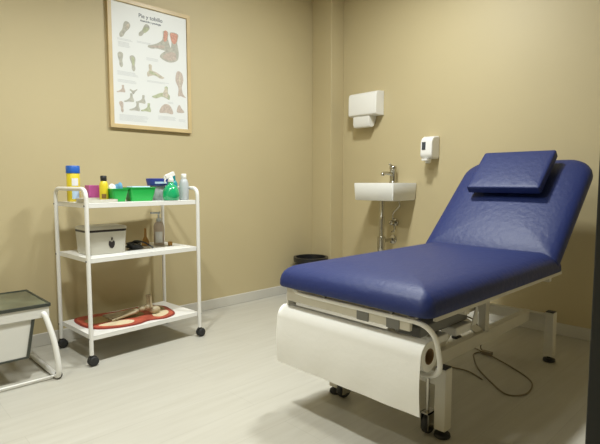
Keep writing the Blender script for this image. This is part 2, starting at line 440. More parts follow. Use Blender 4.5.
# ------------------------------------------------------------------ trolley
tx0, tx1, ty0, ty1 = -2.82, -2.432, 0.868, 1.515
tr = empty('trolley', ((tx0+tx1)/2, (ty0+ty1)/2, 0), 'white metal three-shelf trolley on black castors by the left wall', 'trolley')
tr.rotation_euler.z = 0.05
r = 0.0105; zt_ = 0.885
for y in (ty0, ty1):
    mb = MB(); mb.tube(fillet([(tx0, y, 0.052), (tx0, y, zt_), (tx1, y, zt_), (tx1, y, 0.052)], 0.05, 8), r, 14)
    mb.build('end_frame', 'white_metal', tr, smooth=True)
def shelf(z, lip=0.012):
    mb = MB(); x0, x1, y0, y1 = tx0+0.004, tx1-0.004, ty0+0.008, ty1-0.008
    mb.box(x0, x1, y0, y1, z-0.006, z)
    mb.box(x0, x0+0.006, y0, y1, z-0.024, z-0.002); mb.box(x1-0.006, x1, y0, y1, z-0.024, z-0.002)
    mb.box(x0, x1, y0, y0+0.006, z-0.024, z-0.002); mb.box(x0, x1, y1-0.006, y1, z-0.024, z-0.002)
    return mb.build('shelf', 'white_metal', tr, bevel=0.0015)
Z1, Z2, Z3 = 0.815, 0.541, 0.150
for z in (Z1, Z2, Z3): shelf(z)
for z in (Z1, Z2, Z3):
    for y in (ty0-r, ty1+r):
        for x in (tx0, tx1): MB().lathe([(0.004, -0.002), (0.005, 0.002)], (x, y, z-0.012), 10, Matrix.Rotation(PI/2, 4, 'X')).build('bolt', 'grey_metal', tr)
for x in (tx0, tx1):
    for y in (ty0, ty1):
        c = MB().lathe([(0.008, 0.03), (0.011, 0.042), (0.011, 0.056)], (x, y, 0), 14); c.box(x-0.012, x+0.012, y-0.012, y+0.020, 0.036, 0.047)
        c = c.build('castor', 'black_plastic', tr, smooth=True)
        for dx in (-0.011, 0.011):
            MB().lathe([(0.008, -0.007), (0.021, -0.007), (0.0245, -0.003), (0.0245, 0.003), (0.021, 0.007), (0.008, 0.007)], (x+dx, y+0.006, 0.0246), 40, Matrix.Rotation(PI/2, 4, 'Y')).build('wheel', 'rubber', c, smooth=True)

# ---- things on the top shelf
def jar_thing(name, c, label, cat, parts):
    e = empty(name, c, label, cat)
    for pn, prof, m, n in parts:
        MB().lathe(prof, c, n).build(pn, m, e, smooth=True)
    return e
c = (-2.72, 0.925, Z1)
e = jar_thing('wipes_tub', c, 'tall yellow round tub with a blue screw lid on the trolley', 'tub',
    [('body', [(0.030, 0), (0.033, 0.004), (0.033, 0.148), (0.030, 0.152)], 'yellow', 30), ('lid', [(0.034, 0.152), (0.035, 0.156), (0.035, 0.188), (0.032, 0.192)], 'blue_lid', 30)])
def band(c, r, z0, z1, a0, a1, name, m, parent, n=10):
    mb = MB(); r2 = r+0.0008
    o = []
    for rr_ in (r, r2):
        for z in (z0, z1): o += [(c[0]+rr_*math.cos(a0+(a1-a0)*k/n), c[1]+rr_*math.sin(a0+(a1-a0)*k/n), c[2]+z) for k in range(n+1)]
    m_ = n+1; fs = []
    for k in range(n):
        fs += [(2*m_+k, 2*m_+k+1, 3*m_+k+1, 3*m_+k), (k+1, k, m_+k, m_+k+1), (k, k+1, 2*m_+k+1, 2*m_+k), (m_+k, m_+k+1, 3*m_+k+1, 3*m_+k)]
    mb.add(o, fs); return mb.build(name, m, parent, smooth=True)
band(c, 0.0332, 0.085, 0.125, -0.55, 0.45, 'label_panel', 'gauze', e)
band(c, 0.0332, 0.015, 0.062, -0.55, 0.6, 'label_panel', 'pale_blue', e)
# magenta box
e = MB().box(-2.67, -2.61, 0.966, 1.020, Z1+0.0005, Z1+0.088).build('carton', 'magenta', bevel=0.002, origin=(-2.64, 1.0, Z1))
tag(e, 'small magenta carton between the yellow tub and the yellow bottle', 'box')
# yellow bottle
c = (-2.575, 1.030, Z1)
e = jar_thing('bottle', c, 'small yellow bottle with a black cap beside the green tray', 'bottle',
    [('body', [(0.020, 0), (0.023, 0.004), (0.023, 0.088), (0.018, 0.104), (0.014, 0.110)], 'yellow', 24), ('cap', [(0.015, 0.110), (0.016, 0.112), (0.016, 0.136), (0.013, 0.139)], 'black_plastic', 20)])
band(c, 0.0232, 0.018, 0.042, -0.9, 0.1, 'label_panel', 'brown', e)
# flat packets at the left front
e = empty('instrument_tray', (-2.51, 0.96, Z1), 'shallow white tray at the left front corner of the trolley top', 'tray')
mb = MB(); x0, x1, y0, y1 = -2.60, -2.46, 0.895, 1.055
mb.box(x0, x1, y0, y1, Z1+0.0005, Z1+0.004)
mb.box(x0, x0+0.003, y0, y1, Z1+0.004, Z1+0.022); mb.box(x1-0.003, x1, y0, y1, Z1+0.004, Z1+0.016); mb.box(x0, x1, y0, y0+0.003, Z1+0.004, Z1+0.022); mb.box(x0, x1, y1-0.003, y1, Z1+0.004, Z1+0.016)
mb.build('tray_body', 'box_cream', e, bevel=0.001)
# green trays
def tray(cx_, cy_, lx, ly, h, label, kind):
    e = empty('green_tray', (cx_, cy_, Z1), label, 'tray', 'green plastic trays')
    mb = MB(); rs = []
    for k, (ins, z) in enumerate([(0.014, 0.0008), (0.0, h), (-0.003, h), (-0.003, h+0.004), (0.003, h+0.003), (0.017, 0.004)]):
        rs.append([Vector((cx_+x, cy_+y, Z1+z)) for x, y in rrect(lx/2-ins, ly/2-ins, (0.012,)*4)])
    mb.rings(rs); mb.build('tray_body', 'green', e, smooth=True)
    return e
tray(-2.560, 1.092, 0.11, 0.092, 0.066, 'smaller green plastic tray holding gauze and a blue cloth', 0)
tray(-2.560, 1.220, 0.11, 0.150, 0.072, 'wider green plastic tray filled with pale packets beside the spray bottle', 1)
def lump(name, c, s, m, label, cat, seed, group=None):
    random.seed(seed); bm = bmesh.new(); bmesh.ops.create_icosphere(bm, subdivisions=3, radius=1)
    ph = [random.uniform(0, 6) for _ in range(6)]
    for v in bm.verts:
        p = v.co; k = 1 + 0.16*math.sin(3.1*p.x+ph[0])*math.cos(2.7*p.y+ph[1]) + 0.10*math.sin(6*p.z+5*p.x+ph[2]) + 0.07*math.sin(9*p.y+ph[3])
        v.co = Vector((p.x*s[0]*k, p.y*s[1]*k, p.z*s[2]*k))
    me = bpy.data.meshes.new(name); bm.to_mesh(me); bm.free(); me.materials.append(M[m])
    for p in me.polygons: p.use_smooth = True
    o = bpy.data.objects.new(name, me); COL.objects.link(o); o.location = c
    return tag(o, label, cat, group)
lump('gauze_pad', (-2.575, 1.074, Z1+0.056), (0.028, 0.018, 0.040), 'gauze', 'crumpled white gauze at the left end of the smaller green tray', 'gauze', 1)
lump('blue_cloth', (-2.560, 1.106, Z1+0.062), (0.026, 0.019, 0.038), 'mid_blue', 'folded mid-blue cloth sticking out of the smaller green tray', 'cloth', 2)
e = MB().box(-2.605, -2.53, 1.165, 1.275, Z1+0.006, Z1+0.082).build('packet_stack', 'pale_blue', bevel=0.006, origin=(-2.565, 1.235, Z1+0.006))
tag(e, 'pale blue-grey stack of packets inside the wider green tray', 'packets')
# blue and white tub behind the spray bottle
e = empty('lotion_tub', (-2.62, 1.36, Z1), 'whitish tub with a wide navy lid between green tray and spray bottle', 'tub')
c = (-2.62, 1.362, Z1)
MB().lathe([(0.034, 0.0005), (0.038, 0.004), (0.043, 0.080), (0.040, 0.084)], c, 30).build('body', 'milky', e, smooth=True)
lid = MB().lathe([(0.056, 0.084), (0.058, 0.088), (0.064, 0.116), (0.064, 0.124), (0.060, 0.126)], c, 34).build('lid', 'navy', e, smooth=True)
band(c, 0.0613, 0.095, 0.107, -0.7, 0.55, 'label_panel', 'pale_blue', lid, 14)
# green spray bottle
c = (-2.505, 1.385, Z1)
e = empty('spray_bottle', c, 'round green spray bottle with a white trigger nozzle on the trolley', 'spray bottle')
MB().lathe([(0.038, 0.0005), (0.045, 0.006), (0.048, 0.030), (0.045, 0.056), (0.032, 0.080), (0.016, 0.092), (0.014, 0.104)], c, 32).build('body', 'green_glass', e, smooth=True)
mb = MB(); mb.lathe([(0.016, 0.104), (0.017, 0.108), (0.017, 0.122), (0.012, 0.126), (0.012, 0.136)], c, 20)
Hm = frame((c[0]-0.004, c[1]+0.012, Z1+0.150), (0, -1, -0.42), (1, 0, 0))
mb.box(-0.012, 0.048, -0.011, 0.011, -0.012, 0.012, Hm)
mb.box(0.048, 0.058, -0.007, 0.007, -0.008, 0.006, Hm)
mb.build('spray_head', 'white_plastic', e, bevel=0.003, seg=3)
mb = MB(); mb.tube(smooth_path([(c[0], c[1]-0.016, Z1+0.135), (c[0], c[1]-0.036, Z1+0.116), (c[0], c[1]-0.034, Z1+0.100)]), 0.004, 8); mb.build('trigger', 'white_plastic', e, smooth=True)
# teal bottle
c = (-2.61, 1.462, Z1)
e = jar_thing('bottle', c, 'slim teal bottle standing behind the green spray bottle', 'bottle',
    [('body', [(0.020, 0.0005), (0.023, 0.004), (0.023, 0.095), (0.016, 0.112), (0.010, 0.116)], 'teal', 22), ('cap', [(0.011, 0.116), (0.012, 0.118), (0.011, 0.142), (0.008, 0.144)], 'teal', 18)])
c = (-2.520, 1.478, Z1)
e = jar_thing('bottle', c, 'translucent white bottle at the right end of the trolley top', 'bottle',
    [('body', [(0.024, 0.0005), (0.027, 0.004), (0.0275, 0.050), (0.027, 0.096), (0.020, 0.118), (0.014, 0.124)], 'milky', 26), ('cap', [(0.014, 0.124), (0.0155, 0.126), (0.0155, 0.150), (0.012, 0.153)], 'white_plastic', 20)])

# ---- middle shelf
e = empty('sterilizer_box', (-2.60, 1.02, Z2), 'cream box with dark band and black drop emblem on the middle shelf', 'box')
def rbox(mb, x0, x1, y0, y1, prof, rad):
    rs = []
    for ins, z in prof:
        rs.append([Vector(((x0+x1)/2+x, (y0+y1)/2+y, z)) for x, y in rrect((x1-x0)/2-ins, (y1-y0)/2-ins, (rad,)*4)])
    return mb.rings(rs)
bx = (-2.695, -2.515, 0.908, 1.130)
rbox(MB(), *bx, [(0.012, Z2+0.0005), (0.008, Z2+0.006), (0.002, Z2+0.118)], 0.025).build('body', 'box_cream', e, smooth=True)
rbox(MB(), *bx, [(0.0025, Z2+0.118), (0.0015, Z2+0.120), (0.0015, Z2+0.128), (0.0025, Z2+0.130)], 0.025).build('band', 'dark_band', e, smooth=True)
rbox(MB(), *bx, [(0.0, Z2+0.130), (0.0, Z2+0.140), (0.006, Z2+0.146), (0.02, Z2+0.148)], 0.025).build('lid', 'box_cream', e, smooth=True)
# emblem
mb = MB(); Ef = frame((-2.5205, 1.040, Z2+0.052), (0,1,0), (0.04,0,1))
drop = [(0.018*math.sin(a)*(1 if math.cos(a) < 0.3 else 0.9), 0.020*-math.cos(a)*1.0 + (0.0)) for a in [2*PI*k/24 for k in range(24)]]
mb.prism([(0, -0.024), (0.010, -0.018), (0.016, -0.004), (0.016, 0.010), (0.011, 0.018), (0.004, 0.012), (0, 0.010), (-0.004, 0.012), (-0.011, 0.018), (-0.016, 0.010), (-0.016, -0.004), (-0.010, -0.018)], 0.003, Ef)
mb.prism([(-0.003, 0.020), (0.003, 0.020), (0.005, 0.034), (-0.001, 0.036)], 0.003, Ef)
mb.build('emblem', 'dark_band', e)
# cable coil
mb = MB(); pts = []
for k in range(60):
    a = k*0.42; rr2 = 0.036 + 0.008*math.sin(k*0.9); pts.append((-2.60+rr2*1.0*math.cos(a), 1.200+rr2*1.15*math.sin(a), Z2+0.006+k*0.0005+0.004*math.sin(a*0.5)**2))
mb.tube(pts, 0.0042, 8)
mb.tube(smooth_path([(-2.60, 1.160, Z2+0.018), (-2.59, 1.20, Z2+0.048), (-2.57, 1.25, Z2+0.036), (-2.54, 1.285, Z2+0.006)]), 0.0042, 8)
mb.box(-2.62, -2.58, 1.18, 1.215, Z2+0.0005, Z2+0.03)
tag(mb.build('power_cord', 'black_plastic', smooth=True, origin=(-2.6, 1.2, Z2)), 'coiled black power cord beside the cream box on the middle shelf', 'cord')
c = (-2.70, 1.318, Z2)
jar_thing('bottle', c, 'small amber bottle behind the black cord on the middle shelf', 'bottle',
    [('body', [(0.020, 0.0005), (0.024, 0.004), (0.020, 0.03), (0.008, 0.055)], 'amber', 20), ('cap', [(0.007, 0.055), (0.008, 0.057), (0.006, 0.105)], 'amber', 14)])
c = (-2.66, 1.385, Z2)
e = jar_thing('pump_bottle', c, 'tall clear pinkish pump bottle on the middle shelf', 'bottle',
    [('body', [(0.028, 0.0005), (0.031, 0.004), (0.031, 0.112), (0.024, 0.136), (0.013, 0.144)], 'pinkish', 26), ('collar', [(0.013, 0.144), (0.014, 0.146), (0.013, 0.162), (0.005, 0.164), (0.005, 0.192)], 'milky', 18)])
mb = MB(); mb.box(-2.668, -2.652, 1.335, 1.395, Z2+0.190, Z2+0.202); mb.build('pump_head', 'milky', e, bevel=0.003)
band(c, 0.0312, 0.02, 0.085, -1.2, 0.2, 'label_panel', 'gauze', e)
c = (-2.600, 1.425, Z2)
tag(MB().lathe([(0.010, 0.0005), (0.013, 0.003), (0.013, 0.022), (0.010, 0.025)], c, 18).build('cap', 'amber', smooth=True, origin=c), 'little orange cap beside the pump bottle', 'cap')

# ---- lower shelf: insole-patterned mat and foot skeleton
def blob(pts, n=8):
    P = [Vector((a, b, 0)) for a, b in pts]; out = []
    N = len(P)
    for i in range(N):
        a, b, c_, d = P[i-1], P[i], P[(i+1) % N], P[(i+2) % N]
        for k in range(n):
            u = k/n; q = 0.5*((2*b)+(c_-a)*u+(2*a-5*b+4*c_-d)*u*u+(3*b-a-3*c_+d)*u**3); out.append((q.x, q.y))
    return out
e = empty('patterned_mat', (-2.63, 1.17, Z3), 'red oval mat with cream patches and dark red rim on the lower shelf', 'mat')
outl = blob([(-2.79, 0.930), (-2.66, 0.905), (-2.53, 0.935), (-2.465, 1.03), (-2.45, 1.14), (-2.475, 1.22), (-2.455, 1.31), (-2.50, 1.39), (-2.60, 1.42), (-2.70, 1.425), (-2.775, 1.36), (-2.785, 1.24), (-2.775, 1.16), (-2.80, 1.05)])
cxm, cym = -2.63, 1.17
def sc(pts, s): return [(cxm+(x-cxm)*s, cym+(y-cym)*s) for x, y in pts]
I4 = Matrix.Translation((0, 0, Z3))
mb = MB(); mb.prism(outl, 0.005, Matrix.Translation((0,0,Z3+0.0005))); mb.build('rim', 'mat_edge', e)
mb = MB(); mb.prism(sc(outl, 0.955), 0.0015, Matrix.Translation((0,0,Z3+0.0055)))
mb.use(1)
for pts in ([(-2.56, 0.97), (-2.50, 1.03), (-2.485, 1.12), (-2.53, 1.15), (-2.575, 1.09)], [(-2.53, 1.27), (-2.49, 1.30), (-2.53, 1.365), (-2.60, 1.385), (-2.61, 1.31)], [(-2.72, 1.29), (-2.66, 1.30), (-2.65, 1.36), (-2.71, 1.38)]):
    mb.prism(blob(pts, 5), 0.001, Matrix.Translation((0,0,Z3+0.007)))
mb.use(2)
for pts in ([(-2.70, 0.95), (-2.61, 0.96), (-2.60, 1.06), (-2.66, 1.12), (-2.73, 1.04)], [(-2.69, 1.13), (-2.62, 1.10), (-2.57, 1.18), (-2.60, 1.25), (-2.68, 1.24)], [(-2.73, 1.32), (-2.62, 1.36), (-2.64, 1.40), (-2.72, 1.40)]):
    mb.prism(blob(pts, 5), 0.0008, Matrix.Translation((0,0,Z3+0.007)))
mb.build('face', ['mat_red', 'mat_cream', 'mat_olive'], e)
# skeletal foot model: heel right, toes left
zf = Z3+0.0085
mb = MB()
H = Vector((-2.575, 1.275, zf+0.028))
def bone(pts, rad):
    mb.tube(pts, rad, 10)
def ell(c, s):
    prof = [(math.sin(PI*k/8)*1.0, -math.cos(PI*k/8)) for k in range(9)]; prof[0] = (0.02, -1); prof[-1] = (0.02, 1)
    mb.lathe([(a*s[0], b*s[2]) for a, b in prof], c, 14, None, 1, s[1]/s[0])
ell((-2.57, 1.30, zf+0.022), (0.022, 0.034, 0.022)); ell((-2.575, 1.265, zf+0.045), (0.020, 0.025, 0.020))
ell((-2.58, 1.225, zf+0.040), (0.022, 0.022, 0.017)); ell((-2.585, 1.19, zf+0.034), (0.026, 0.020, 0.014))
for k in range(5):
    dx = (k-2)*0.013
    a = Vector((-2.588+dx, 1.185, zf+0.032)); b = Vector((-2.615+dx*2.0-0.005*k, 1.115, zf+0.014)); c_ = Vector((-2.63+dx*2.3, 1.075-0.006*(2-abs(k-3)), zf+0.010)); d = Vector((-2.638+dx*2.4, 1.05, zf+0.0065))
    bone([a, a.lerp(b, 0.5), b], [0.0100, 0.0075, 0.0095]); bone([b, b.lerp(c_, .5), c_], [0.0085, 0.006, 0.0078]); bone([c_, c_.lerp(d, .5), d], [0.0068, 0.0058, 0.0055])
bone([(-2.575, 1.268, zf+0.055), (-2.578, 1.266, zf+0.085), (-2.580, 1.265, zf+0.115)], [0.017, 0.011, 0.013])
bone([(-2.553, 1.272, zf+0.045), (-2.556, 1.270, zf+0.08), (-2.560, 1.270, zf+0.112)], [0.009, 0.006, 0.008])
tag(mb.build('foot_model', 'bone', smooth=True, origin=(-2.6, 1.2, zf)), 'bone-coloured skeletal foot model lying on the red mat', 'anatomical model')

# ------------------------------------------------------------------ podoscope (mirrored foot viewer) at left edge
pe = empty('podoscope', (-2.58, 0.40, 0), 'low white box with a dark-edged glass top on a bent tube stand', 'podoscope')
zt2 = 0.352
xa, xb, ya, yb = -2.800, -2.412, 0.10, 0.695
MB().box(xa, xb, ya, yb, zt2-0.008, zt2).build('glass_top', 'smoke_glass', pe, bevel=0.001)
mb = MB(); e_ = 0.005
mb.box(xa-e_*.3, xb+e_*.3, yb-e_, yb+0.003, zt2-0.011, zt2+0.004); mb.box(xa-e_*.3, xb+e_*.3, ya-0.003, ya+e_, zt2-0.011, zt2+0.004)
mb.box(xb-e_, xb+0.003, ya, yb, zt2-0.011, zt2+0.004); mb.box(xa-0.003, xa+e_, ya, yb, zt2-0.011, zt2+0.004)
mb.build('glass_rim', 'pod_frame', pe, bevel=0.001)
MB().box(xa+0.005, xb-0.002, ya+0.004, yb-0.004, zt2-0.062, zt2-0.011).build('upper_casing', 'pod_body', pe, bevel=0.003)
# lower tapered cabinet
mb = MB(); z0, z1 = 0.118, zt2-0.062
vs = [(xa+0.10, ya+0.06, z0), (xb-0.012, ya+0.06, z0), (xb-0.012, yb-0.105, z0), (xa+0.10, yb-0.105, z0), (xa+0.03, ya+0.03, z1), (xb-0.012, ya+0.03, z1), (xb-0.012, yb-0.075, z1), (xa+0.03, yb-0.075, z1)]
mb.add(vs, [(3,2,1,0),(4,5,6,7),(0,1,5,4),(1,2,6,5),(2,3,7,6),(3,0,4,7)]); mb.build('cabinet', 'pod_body', pe, bevel=0.003)
mb = MB()
mb.add([(xa+0.095, yb-0.108, z0-0.006), (xb-0.006, yb-0.108, z0-0.006), (xb-0.006, yb-0.095, z0-0.006), (xa+0.095, yb-0.095, z0-0.006), (xa+0.025, yb-0.078, z1), (xb-0.006, yb-0.078, z1), (xb-0.006, yb-0.065, z1), (xa+0.025, yb-0.065, z1)], [(3,2,1,0),(4,5,6,7),(0,1,5,4),(1,2,6,5),(2,3,7,6),(3,0,4,7)])
mb.box(xb-0.013, xb-0.008, ya+0.055, yb-0.10, z0-0.006, z0+0.003)
mb.build('edge_trim', 'pod_frame', pe, bevel=0.001)
for yy, s in ((yb-0.03, 1), (ya+0.03, -1)):
    mb = MB()
    mb.tube(smooth_path([(xb-0.025, yy-0.01*s, zt2-0.040), (xb+0.000, yy+0.004*s, zt2-0.048), (xb+0.022, yy+0.016*s, zt2-0.10), (xb+0.045, yy+0.030*s, 0.17), (xb+0.060, yy+0.038*s, 0.07), (xb+0.055, yy+0.038*s, 0.025), (xb+0.030, yy+0.035*s, 0.014), (xb-0.05, yy+0.034*s, 0.014), (xa+0.08, yy+0.03*s, 0.014), (xa+0.04, yy+0.02*s, 0.035), (xa+0.03, yy, zt2-0.06)], 6), 0.0125, 14)
    lg = mb.build('stand_tube', 'white_metal', pe, smooth=True)
mb = MB(); mb.tube([(xb+0.030, ya+0.03, 0.014), (xb+0.030, yb, 0.014)], 0.005, 10); mb.build('cross_tube', 'white_metal', pe, smooth=True)
for yy in (ya-0.005, yb+0.012):
    MB().lathe([(0.012, -0.012), (0.016, -0.008), (0.016, 0.008), (0.012, 0.012)], (xb+0.038, yy+0.0, 0.0165), 16, Matrix.Rotation(PI/2, 4, 'Y')).build('foot_pad', 'rubber', pe, smooth=True)
# light-coloured pad lying on the glass
mb = MB(); rbox(mb, -2.79, -2.68, 0.36, 0.55, [(0.004, zt2+0.0045), (0.0, zt2+0.010), (0.0, zt2+0.024), (0.006, zt2+0.030)], 0.02)
tag(mb.build('white_pad', 'white_plastic', smooth=True, origin=(-2.72, 0.46, zt2+0.0045)), 'whitish rounded pad lying on the glass of the low box', 'pad')

# ------------------------------------------------------------------ poster
py0, py1, pz0, pz1 = 1.216, 1.772, 1.250, 2.025
fw, fd = 0.024, 0.022
po = empty('framed_poster', (XL, (py0+py1)/2, pz0), 'pale wood framed anatomy poster of feet and ankles on the left wall', 'poster')
mb = MB()
x0 = XL+0.001; x1 = XL+fd
def quadframe(mb):
    o = [(py0,pz0),(py1,pz0),(py1,pz1),(py0,pz1)]; i = [(py0+fw,pz0+fw),(py1-fw,pz0+fw),(py1-fw,pz1-fw),(py0+fw,pz1-fw)]
    R_ = lambda pts, x: [Vector((x, a, b)) for a, b in pts]
    mb.rings([R_(o, x0), R_(o, x1), R_(i, x1), R_(i, x0), R_(o, x0)], False, False)
quadframe(mb); mb.build('frame', 'light_wood', po, bevel=0.0015)
xs = XL+0.012
MB().box(XL+0.002, xs, py0+fw-0.002, py1-fw+0.002, pz0+fw-0.002, pz1-fw+0.002).build('print', 'poster', po)
# printed figures: y = along wall, z = up
FIG = MB(); NF = [0]
def fig(pts, c, s, rot=0, flip=False, mi=0, d=0.0006):
    ca, sa = math.cos(rot), math.sin(rot); P = []
    for a, b in pts:
        if flip: a = -a
        a, b = a*s, b*s; P.append((a*ca-b*sa, a*sa+b*ca))
    NF[0] += 1
    FIG.use(mi).prism(blob(P, 4), d+NF[0]*2e-5, frame((xs, c[0], c[1]), (0,1,0), (0,0,1)))
side = [(-1.0,-0.36), (-0.95,-0.22), (-0.6,-0.12), (-0.2,0.08), (0.12,0.35), (0.2,0.7), (0.22,1.0), (0.62,1.0), (0.6,0.5), (0.72,0.1), (0.78,-0.2), (0.66,-0.42), (0.3,-0.38), (-0.3,-0.34), (-0.7,-0.42)]
sole = [(-0.28,0.95), (0.05,1.0), (0.3,0.75), (0.30,0.3), (0.2,-0.2), (0.22,-0.7), (0,-0.98), (-0.24,-0.7), (-0.22,-0.1), (-0.38,0.4), (-0.42,0.75)]
skel = [(-1,-0.3), (-0.7,-0.15), (-0.2,0.1), (0.3,0.25), (0.3,0.7), (0.6,0.75), (0.62,0.2), (0.8,-0.05), (0.75,-0.4), (0.45,-0.3), (0,-0.2), (-0.6,-0.42)]
front = [(-0.28,1.0), (0.32,1.0), (0.24,0.45), (0.30,0.1), (0.34,-0.35), (0.2,-0.75), (-0.4,-0.95), (-1.0,-0.75), (-0.95,-0.5), (-0.5,-0.15), (-0.22,0.1), (-0.2,0.5)]
A = lambda c: c
fig(side, (1.560, 1.800), 0.088, 0.0, mi=0); fig([(0.25,0.3), (0.3,1.0), (0.56,1.0), (0.5,0.4)], (1.560, 1.800), 0.088, mi=2, d=0.0009)
fig([(-0.9,-0.3), (-0.2,-0.1), (0.3,-0.05), (0.2,-0.25), (-0.4,-0.3)], (1.560, 1.800), 0.085, mi=3, d=0.0009)
fig(front, (1.655, 1.790), 0.098, 0.0, mi=0); fig([(-0.2,0.5), (-0.24,0.97), (0.26,0.97), (0.20,0.5), (0.0,0.3)], (1.655, 1.790), 0.098, mi=2, d=0.0009)
fig([(-0.9,-0.7), (-0.4,-0.3), (0.1,-0.3), (0.1,-0.7), (-0.4,-0.85)], (1.655, 1.790), 0.095, mi=3, d=0.0009)
fig(sole, (1.322, 1.842), 0.056, -0.55, mi=0); fig([(0,0.9), (0.25,0.7), (0.2,0.3), (-0.1,0.4)], (1.322, 1.842), 0.055, -0.55, mi=1, d=0.0009)
fig(sole, (1.448, 1.862), 0.050, -0.75, mi=0); fig([(-0.2,0.5), (0.25,0.7), (0.25,-0.1), (-0.15,-0.1)], (1.448, 1.862), 0.052, -0.75, mi=4, d=0.0009)
fig(sole, (1.292, 1.660), 0.046, 0.1, True, mi=0); fig(sole, (1.372, 1.650), 0.048, 0.05, mi=0)
fig([(-0.2,0.8), (0.15,0.7), (0.1,-0.2), (-0.1,-0.2)], (1.372, 1.650), 0.046, mi=4, d=0.0009)
fig(skel, (1.515, 1.612), 0.066, 0.0, True, mi=1); fig([(-0.6,-0.3), (0,0), (0.5,0.2), (0.6,-0.1), (0,-0.2)], (1.515, 1.612), 0.062, 0, True, mi=4, d=0.0009)
fig(skel, (1.560, 1.485), 0.070, 0.0, mi=4); fig([(0.1,0.0), (0.35,0.6), (0.55,0.6), (0.7,-0.2), (0.3,-0.2)], (1.560, 1.485), 0.066, mi=1, d=0.0009)
fig([(-0.2,1), (0.2,0.95), (0.35,0.4), (0.2,-0.2), (0.3,-0.7), (0.55,-1.0), (0.1,-0.9), (-0.15,-0.9), (-0.1,-0.3), (-0.35,0.3)], (1.690, 1.565), 0.082, 0.0, mi=5)
fig([(0,0.8), (0.15,0.4), (0.05,-0.5), (-0.05,0.2)], (1.690, 1.565), 0.078, mi=1, d=0.0009)
fig(side, (1.292, 1.478), 0.030, 0.1, mi=3); fig(side, (1.372, 1.482), 0.024, 0.9, True, mi=0)
fig(side, (1.342, 1.428), 0.036, 0.1, mi=0); fig(side, (1.418, 1.428), 0.036, 0, mi=0)
fig(sole, (1.292, 1.378), 0.034, 0.1, mi=5); fig(side, (1.378, 1.378), 0.038, 0, mi=0); fig(side, (1.452, 1.380), 0.038, 0, mi=4)
fig([(-1,-0.5), (-0.8,0.2), (-0.2,0.7), (0.5,0.6), (0.95,-0.1), (0.9,-0.55), (0,-0.45)], (1.590, 1.392), 0.048, mi=5)
fig([(-0.7,-0.6), (-0.5,0.5), (-0.1,0.9), (0.4,0.2), (0.9,-0.3), (0.8,-0.6)], (1.690, 1.402), 0.032, mi=5)
FIG.build('figures', ['fig_grey', 'fig_bone', 'fig_red', 'fig_pink', 'fig_green', 'fig_pink'], po)
# fine print as pale rules
FP = MB()
def rules(y0, y1, z, n, st=0.0065):
    for k in range(n): FP.box(xs, xs+0.0005, y0, y1-random.uniform(0, 0.25)*(y1-y0), z-k*st, z-k*st+0.0022)
rules(1.275, 1.38, 1.785, 2); rules(1.28, 1.36, 1.765, 5); rules(1.40, 1.50, 1.79, 2)
rules(1.27, 1.42, 1.590, 4); rules(1.27, 1.39, 1.540, 3); rules(1.275, 1.48, 1.330, 6); rules(1.53, 1.66, 1.345, 4); rules(1.68, 1.74, 1.335, 3)
rules(1.46, 1.62, 1.56, 2); rules(1.60, 1.65, 1.44, 2); rules(1.46, 1.56, 1.70, 3)
FP.build('fine_print', 'ink_light', po)
def text(s, size, y, z, m, name, parent, depth=0.0006, x=None, align='CENTER', ux=(0,1,0), uy=(0,0,1), loc=None):
    cu = bpy.data.curves.new(name, 'FONT'); cu.body = s; cu.size = size; cu.extrude = depth/2; cu.align_x = align; cu.offset = 0.0004
    to = bpy.data.objects.new(name+'_tmp', cu); COL.objects.link(to)
    bpy.context.view_layer.update()
    me = bpy.data.meshes.new_from_object(to.evaluated_get(bpy.context.evaluated_depsgraph_get()))
    bpy.data.objects.remove(to)
    F4 = frame(loc or (xs+0.0004, y, z), ux, uy)
    org = ORG[parent.name]
    me.transform(Matrix.Translation(-org) @ F4)
    me.materials.clear(); me.materials.append(M[m])
    o = bpy.data.objects.new(name, me); COL.objects.link(o); o.parent = parent
    return o
text('Pie y tobillo', 0.034, 1.495, 1.938, 'ink', 'title', po)
text('Anatomía y patología', 0.0165, 1.495, 1.916, 'ink', 'subtitle', po)

# ------------------------------------------------------------------ basin and plumbing
sx0, sx1, sy0, sy1, sz0, sz1 = -2.335, -1.980, 2.806, YB-0.001, 0.785, 0.913
ba = empty('washbasin', ((sx0+sx1)/2, YB, sz0), 'small rectangular white ceramic washbasin fixed to the back wall', 'washbasin')
mb = MB(); rs = []
cxb, cyb, hx, hy = (sx0+sx1)/2, (sy0+sy1)/2, (sx1-sx0)/2, (sy1-sy0)/2
for ins, z in [(0.012, sz0), (0.006, sz0+0.005), (0.0, sz1-0.004), (0.002, sz1)]:
    rs.append([Vector((cxb+x, cyb+y, z)) for x, y in rrect(hx-ins, hy-ins, (0.008, 0.008, 0.010, 0.010))])
by0, by1 = sy0+0.018, sy1-0.075; bcy = (by0+by1)/2; bhy = (by1-by0)/2
for ins, z in [(0.0, sz1), (0.004, sz1-0.006), (0.012, sz1-0.07), (0.04, sz1-0.088), (0.11, sz1-0.092)]:
    rs.append([Vector((cxb+x, bcy+y, z)) for x, y in rrect(hx-0.018-ins, bhy-min(ins, bhy-0.012), (0.02,)*4)])
mb.rings(rs); mb.build('bowl', 'ceramic', ba, smooth=True)
fx, fy = -2.155, 3.052
fa = empty('mixer_tap', (fx, fy, sz1), 'chrome mixer tap standing on the rear ledge of the washbasin', 'tap')
MB().lathe([(0.029, 0.0), (0.029, 0.005), (0.025, 0.010), (0.024, 0.02), (0.024, 0.100), (0.027, 0.104), (0.027, 0.124), (0.020, 0.130)], (fx, fy, sz1), 26).build('tap_body', 'chrome', fa, smooth=True)
